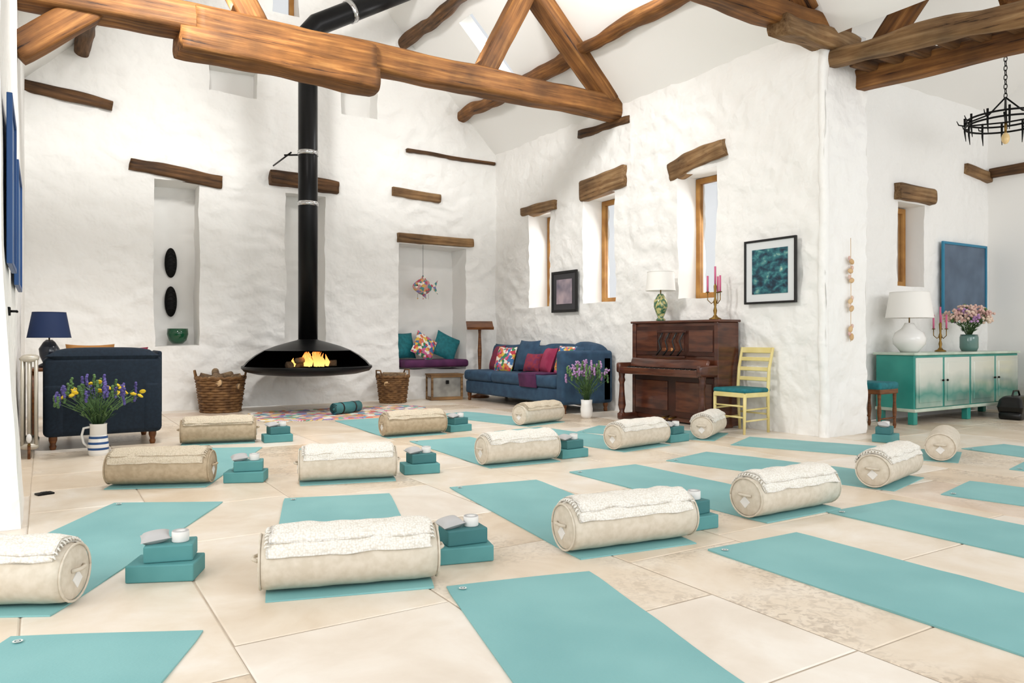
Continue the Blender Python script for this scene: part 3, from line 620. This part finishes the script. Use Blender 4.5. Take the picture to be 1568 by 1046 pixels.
bouquet(mb,(0,0,.2),60,.28,.52,[(LAV,'cluster'),(STEM,'spike'),(LAV,'spike')],hs=.026)
mb.obj('flower_jug',(5.96,7.72,0),40)
mb=MB(); mb.lathe([(.001,0),(.09,0),(.11,.05),(.11,.18),(.10,.22),(.10,.21),(.001,.02)],mat('vase_glass','#5E7F78',rough=.1,coat=.5),n=32)
bouquet(mb,(0,0,.18),50,.26,.38,[(PKF,'cluster'),(PKF,'cluster'),(LAV,'cluster'),(STEM,'spike')],hs=.036)
mb.obj('flower_vase',(10.35,5.20,.862))
def basket(loc,r,h,rz):
    mb=MB(); rings=13; st=22
    for i in range(rings):
        z=.02+h*i/rings; R_=r*(.8+.2*i/rings)
        pts=[((R_+.008*math.cos(st*a/2+ (i%2)*math.pi))*math.cos(a),(R_+.008*math.cos(st*a/2+(i%2)*math.pi))*math.sin(a),z) for a in [2*math.pi*k/66 for k in range(67)]]
        mb.tube(pts,h/rings*.56,WICK,n=6)
    for k in range(st): a=2*math.pi*k/st; mb.tube([(r*.8*math.cos(a),r*.8*math.sin(a),0),(r*math.cos(a),r*math.sin(a),h)],.007,WICK,n=5)
    pts=[(r*1.02*math.cos(a),r*1.02*math.sin(a),h+.01*math.sin(20*a)) for a in [2*math.pi*k/60 for k in range(61)]]; mb.tube(pts,.02,WICK,n=8)
    mb.lathe([(.001,.015),(r*.8,.015)],WICK,n=24)
    for sx in(-1,1): mb.tube([(sx*r,-.09,h),(sx*(r+.02),-.06,h+.10),(sx*(r+.02),.06,h+.10),(sx*r,.09,h)],.012,WICK,n=8)
    for k in range(11):
        a=random.uniform(0,3.14); x,y=random.uniform(-.5,.5)*r,random.uniform(-.5,.5)*r; z=h*(.7+.035*k); l=r*random.uniform(.55,.75); t=random.uniform(-.25,.35)
        d=Vector((math.cos(a),math.sin(a),t))*l; c=Vector((x,y,z)); rad=random.uniform(.04,.06)
        mb.tube([c-d,c+d],rad,BARK,n=10,cap=False); mb.tube([c-d*1.005,c-d*.99],rad*.96,CUT,n=10); mb.tube([c+d*.99,c+d*1.005],rad*.96,CUT,n=10)
    mb.obj('log_basket',loc,rz)
basket((2.12,11.12,0),.32,.48,-15); basket((4.75,11.2,0),.25,.42,10)
mb=MB()
for x in(-.26,.26):
    for y in(-.14,.14): mb.box((x,y,.2),(.035,.035,.4),OAKL,.005)
for z in(.03,.4):
    for y in(-.14,.14): mb.box((0,y,z),(.55,.04,.05),OAKL,.005)
    for x in(-.26,.26): mb.box((x,0,z),(.04,.3,.05),OAKL,.005)
mb.box((0,0,.425),(.58,.33,.02),OAKL,.006); mb.box((0,-.13,.215),(.48,.01,.32),mat('tin','#8E8C86','#B5B2AA',rough=.4,metal=.6),.002); mb.box((0,.1,.215),(.48,.01,.32),GREYC,.002); mb.box((-.25,0,.215),(.01,.24,.32),GREYC,.002)
mb.box((0,-.165,.3),(.05,.02,.06),IRON,.004)
mb.obj('wooden_chest',(5.72,11.3,0),-8)
mb=MB(); vs=[];n=48
def rp(a):
    ex=.35
    return 1.18*math.copysign(abs(math.cos(a))**ex,math.cos(a)),.72*math.copysign(abs(math.sin(a))**ex,math.sin(a))
for k in range(n):
    x,y=rp(2*math.pi*k/n); j=1+.05*noise.noise(Vector((x*4,y*4,2))); vs.append((x*j,y*j,.012))
vs2=[(x*1.01,y*1.01,.001) for x,y,z in vs]
mb.add(vs,[list(range(n))],PATCH,False); mb.add(vs+vs2,[[i,(i+1)%n,n+(i+1)%n,n+i] for i in range(n)],PATCH,False)
for k in range(0,n*3):
    x,y=rp(2*math.pi*k/(n*3)); mb.tube([(x,y,.008),(x*1.06,y*1.06,.004)],.005,PATCH,n=4)
mb.obj('patchwork_rug',(3.56,9.98,0),-4)
mb=MB(); sp=[((.02+.0045*t)*math.cos(t*1.25),(.02+.0045*t)*math.sin(t*1.25)) for t in range(0,13)]
mb.tube([(-.24,0,.075),(.24,0,.075)],.075,TEALD,n=28)
for sx in(-1,1): mb.tube([(sx*.243,x,.075+z) for x,z in sp],.004,EBONY,n=5)
for x in(-.12,.12): mb.tube([(x-.012,0,.075),(x+.012,0,.075)],.078,EBONY,n=28)
mb.obj('rolled_yoga_mat',(3.5,9.85,.018),28)
mb=MB(); mb.lathe([(.001,0),(.16,0),(.17,.03),(.06,.06),(.03,.12),(.04,.3),(.025,.5),(.035,.8),(.022,1.1),(.03,1.2)],DWOOD,n=20)
mb.box((0,-.02,1.25),(.46,.32,.025),DWOOD,.006,rot=(24,0,0)); mb.box((0,-.17,1.2),(.46,.03,.05),DWOOD,.006,rot=(24,0,0))
mb.obj('lectern',(6.42,11.33,0),-25)
mb=MB(); mb.box((5.655,11.70,.60),(1.20,.60,.13),PURP,.05,seg=4); mb.obj('alcove_seat_cushion')
mb=MB()
mb.pillow((5.22,11.86,.90),(.46,.46,.16),TEALV,rot=(74,0,14)); mb.pillow((5.55,11.72,.88),(.44,.44,.16),FLORAL,rot=(70,30,0)); mb.pillow((6.0,11.80,.88),(.46,.46,.16),TEALV,rot=(72,25,-10))
mb.obj('alcove_cushions')
mb=MB(); prof=[(.001,-.2),(.04,-.17),(.09,-.08),(.105,.0),(.08,.09),(.04,.15),(.025,.18)]
mb.lathe(prof,FISHM,n=20,M=Matrix.Rotation(math.pi/2,4,'Y')@Matrix.Diagonal((1.35,.5,1,1)))
def fin(p): mb.add([(x,.0,z) for x,z in p]+[(x,.012,z) for x,z in p],[list(range(len(p))),[len(p)+i for i in range(len(p))][::-1]]+[[i,(i+1)%len(p),len(p)+(i+1)%len(p),len(p)+i] for i in range(len(p))],FISHM,False)
fin([(.15,0),(.28,.12),(.24,.0),(.28,-.12)]); fin([(-.06,.11),(.0,.2),(.08,.1)]); fin([(-.04,-.12),(.06,-.2),(.05,-.1)])
mb.tube([(0,0,.12),(0,0,.72)],.003,IRON,n=5); mb.ball((-.13,-.045,.02),.012,IRON,n=8)
for x in(-.1,.0,.1): mb.tube([(x,0,-.12),(x,0,-.2)],.002,IRON,n=4); mb.ball((x,0,-.2),.012,FISHM,n=6)
mb.obj('hanging_fish_ornament',(5.48,11.62,1.9),0)
for z,s in((2.14,1),(1.57,1.02)):
    mb=MB(); mb.lathe([(.001,.05),(.5,.042),(.85,.02),(1,.0)],IRON,n=32,M=Matrix.Rotation(math.pi/2,4,'X')@Matrix.Diagonal((.085,.22*s,1,1)))
    for q in range(5): mb.tube([(-.06+.005*q,-.04,-.12+q*.06),(0,-.055,-.10+q*.06),(.06-.005*q,-.04,-.12+q*.06)],.006,BLACK,n=5)
    mb.obj('carved_oval_plaque',(1.6,12.05,z))
mb=MB(); mb.lathe([(.001,0),(.07,0),(.12,.05),(.145,.14),(.14,.22),(.13,.22),(.11,.08),(.001,.03)],GRNG,n=36); mb.obj('green_glass_bowl',(1.66,11.82,.95))
def picture(name,loc,rz,w,h,fr,art,fw=.03,pp=.0,pm=PASSE):
    mb=MB()
    for sx in(-1,1): mb.box((sx*(w/2-fw/2),0,0),(fw,.03,h),fr,.004)
    for sz in(-1,1): mb.box((0,0,sz*(h/2-fw/2)),(w-2*fw,.03,fw),fr,.004)
    mb.box((0,.005,0),(w-2*fw,.012,h-2*fw),pm if pp else art,0)
    if pp: mb.box((0,-.003,0),(w-2*fw-2*pp,.008,h-2*fw-2*pp),art,0)
    return mb.obj(name,loc,rz)
picture('framed_picture',(XR-.06,9.42,1.75),-90,.66,.64,FRBLK,ART2,.04,.09,GRMNT); picture('framed_picture',(XR-.06,5.55,1.78),-90,.70,.72,FRBLK,ART1,.025,.085)
picture('framed_picture',(10.92,5.54,1.86),0,1.16,.98,TEALP,ART3,.035)
picture('blue_artwork',(X0+.035,5.7,1.98),90,.85,1.0,BLUEP,ARTB,.03); picture('blue_artwork',(X0+.035,7.2,1.9),90,1.1,.93,BLUEP,ARTB,.03)
mb=MB(); mb.tube([(0,0,-.55),(.005,0,0),(0,0,.55)],.003,CUT,n=5)
for i,z in enumerate((-.5,-.42,-.2,-.12,.1,.2,.3)):
    mb.ball((.01*(-1)**i,-.005,z),(.03,.018,.04),CUT,n=8,rot=(0,20*i,0)); mb.ball((-.025*(-1)**i,-.002,z+.035),(.02,.012,.025),PKF,n=8)
mb.obj('shell_garland',(7.28,4.86,1.55))
mb=MB()
for i in range(12):
    y=i*.06
    for x in(-.05,0,.05): mb.tube([(x,y,.1),(x,y,.86)],.014,RADM,n=8)
    mb.ball((0,y,.86),(.075,.024,.03),RADM,n=10); mb.ball((0,y,.1),(.075,.024,.03),RADM,n=10)
mb.tube([(0,-.05,.12),(0,-.05,.0)],.012,DWOOD,n=8); mb.tube([(0,-.06,.12),(0,.0,.12)],.012,BRASS,n=8); mb.ball((0,-.07,.18),(.022,.022,.04),WHITE,n=8)
for y in(.06,.6): mb.tube([(0,y,0),(0,y,.1)],.014,RADM,n=8)
mb.obj('column_radiator',(-.10,7.72,0))
mb=MB(); R_=.42
for z,rq in((0,R_),(.07,R_*.98)): mb.tube([(rq*math.cos(a),rq*math.sin(a),z) for a in [2*math.pi*k/40 for k in range(41)]],.012,IRON,n=6)
for k in range(12):
    a=2*math.pi*k/12; c,s=math.cos(a),math.sin(a)
    mb.tube([(R_*c,R_*s,.12),(R_*c,R_*s,-.04),(R_*c*.97,R_*s*.97,-.16)],[.014,.012,.004],IRON,n=6)
    mb.tube([(R_*c,R_*s,.03),(R_*1.15*c,R_*1.15*s,.05),(R_*1.2*c,R_*1.2*s,.1)],[.010,.008,.004],IRON,n=5)
for k in range(4):
    a=math.pi/2*k+.4; c,s=math.cos(a),math.sin(a); mb.tube([(R_*c,R_*s,.04),(0,0,.02)],.010,IRON,n=6); mb.tube([(R_*c,R_*s,.07),(R_*.4*c,R_*.4*s,.14),(0,0,.32)],.010,IRON,n=6)
for k in range(26):
    z=.34+k*.055; mb.tube([((.018*math.cos(t) if k%2 else 0),(0 if k%2 else .018*math.cos(t)),z+.036*math.sin(t)) for t in [2*math.pi*q/10 for q in range(11)]],.005,IRON,n=5)
mb.tube([(0,0,.02),(0,0,-.1)],.014,BRASS,n=8); mb.ball((0,0,-.17),(.045,.045,.07),mat('amber_bulb','#E8C890',rough=.15),n=12)
mb.obj('chandelier',(9.79,4.5,3.6))
mb=MB(); mb.pillow((0,0,.16),(.5,.30,.28),EBONY,p=5); mb.tube([(-.15,0,.26),(-.08,0,.36),(.08,0,.36),(.15,0,.26)],.012,EBONY,n=6); mb.box((0,0,.05),(.46,.26,.1),EBONY,.03); mb.obj('travel_bag',(10.58,4.74,0),6)
mb=MB(); mb.box((0,0,.006),(.10,.07,.012),IRON,.004); mb.box((0,0,.014),(.04,.03,.008),EBONY,.002); mb.obj('floor_socket',(.01,5.9,0),20)
mb=MB(); mb.box((0,0,0),(.02,.1,.05),IRON,.004); mb.tube([(.0,-.02,0),(.04,-.02,0),(.04,.06,0)],.008,IRON,n=6); mb.obj('door_latch',(X0+.03,5.3,1.2))
# ---------------------------------------------------------------- light
w=bpy.data.worlds.new('World'); SC.world=w; w.use_nodes=True
bg=w.node_tree.nodes['Background']; bg.inputs[0].default_value=(.94,.97,1,1); bg.inputs[1].default_value=.82
def area(name,loc,target,sx,sy,e,col=(1,1,1)):
    l=bpy.data.lights.new(name,'AREA'); l.shape='RECTANGLE'; l.size=sx; l.size_y=sy; l.energy=e; l.color=col
    o=bpy.data.objects.new(name,l); SC.collection.objects.link(o); o.location=loc; d=Vector(target)-Vector(loc); o.rotation_euler=d.to_track_quat('-Z','Y').to_euler(); return o
area('daylight_left_windows',(-2.6,2.2,2.3),(5,10.5,2.2),3,2.2,105,(1,.99,.975))
area('daylight_back_glazing',(3,-2.4,3.0),(4,9,4.2),6,3,200,(.97,.985,1))
area('daylight_extension',(9.5,-1.5,3.0),(9.8,5.5,2.2),3.0,2.0,85,(.97,.985,1))
area('daylight_skylight',(5.9,9.92,5.55),(3.2,9.9,1.5),.9,.35,45)
area('daylight_roof_window',(1.0,6.6,5.2),(4.8,11.6,.6),.7,.7,190,(1,.99,.97))
area('daylight_roof_window',(5.6,6.3,5.4),(1.5,11.6,1.2),.8,.8,75,(.96,.985,1))
area('added_ceiling_fill',(3.3,8.23,4.5),(3.3,8.24,8),3.5,.15,42,(1,.985,.96))  # invented fill light above the tie beam, added to brighten the ceiling
for y,z in((10.2,2.3),(8.64,2.3),(6.71,2.3)): area('daylight_window',(XR+.55,y,z),(3,y-.6,.4),.5,1.4,9)
l=bpy.data.lights.new('fire_glow','POINT'); l.energy=10; l.color=(1,.5,.18); l.shadow_soft_size=.1; o=bpy.data.objects.new('fire_glow',l); SC.collection.objects.link(o); o.location=(3.15,10.3,.82)
# ---------------------------------------------------------------- camera
cd=bpy.data.cameras.new('Camera'); cam=bpy.data.objects.new('Camera',cd); SC.collection.objects.link(cam)
cam.location=(0,0,1.05); cam.rotation_euler=(90*D2R,0,-32*D2R); cd.lens=26.4; cd.sensor_width=36; cd.shift_y=-.0045; cd.clip_start=.05
SC.camera=cam
SC.view_settings.view_transform='Standard'; SC.view_settings.look='None'; SC.view_settings.exposure=0
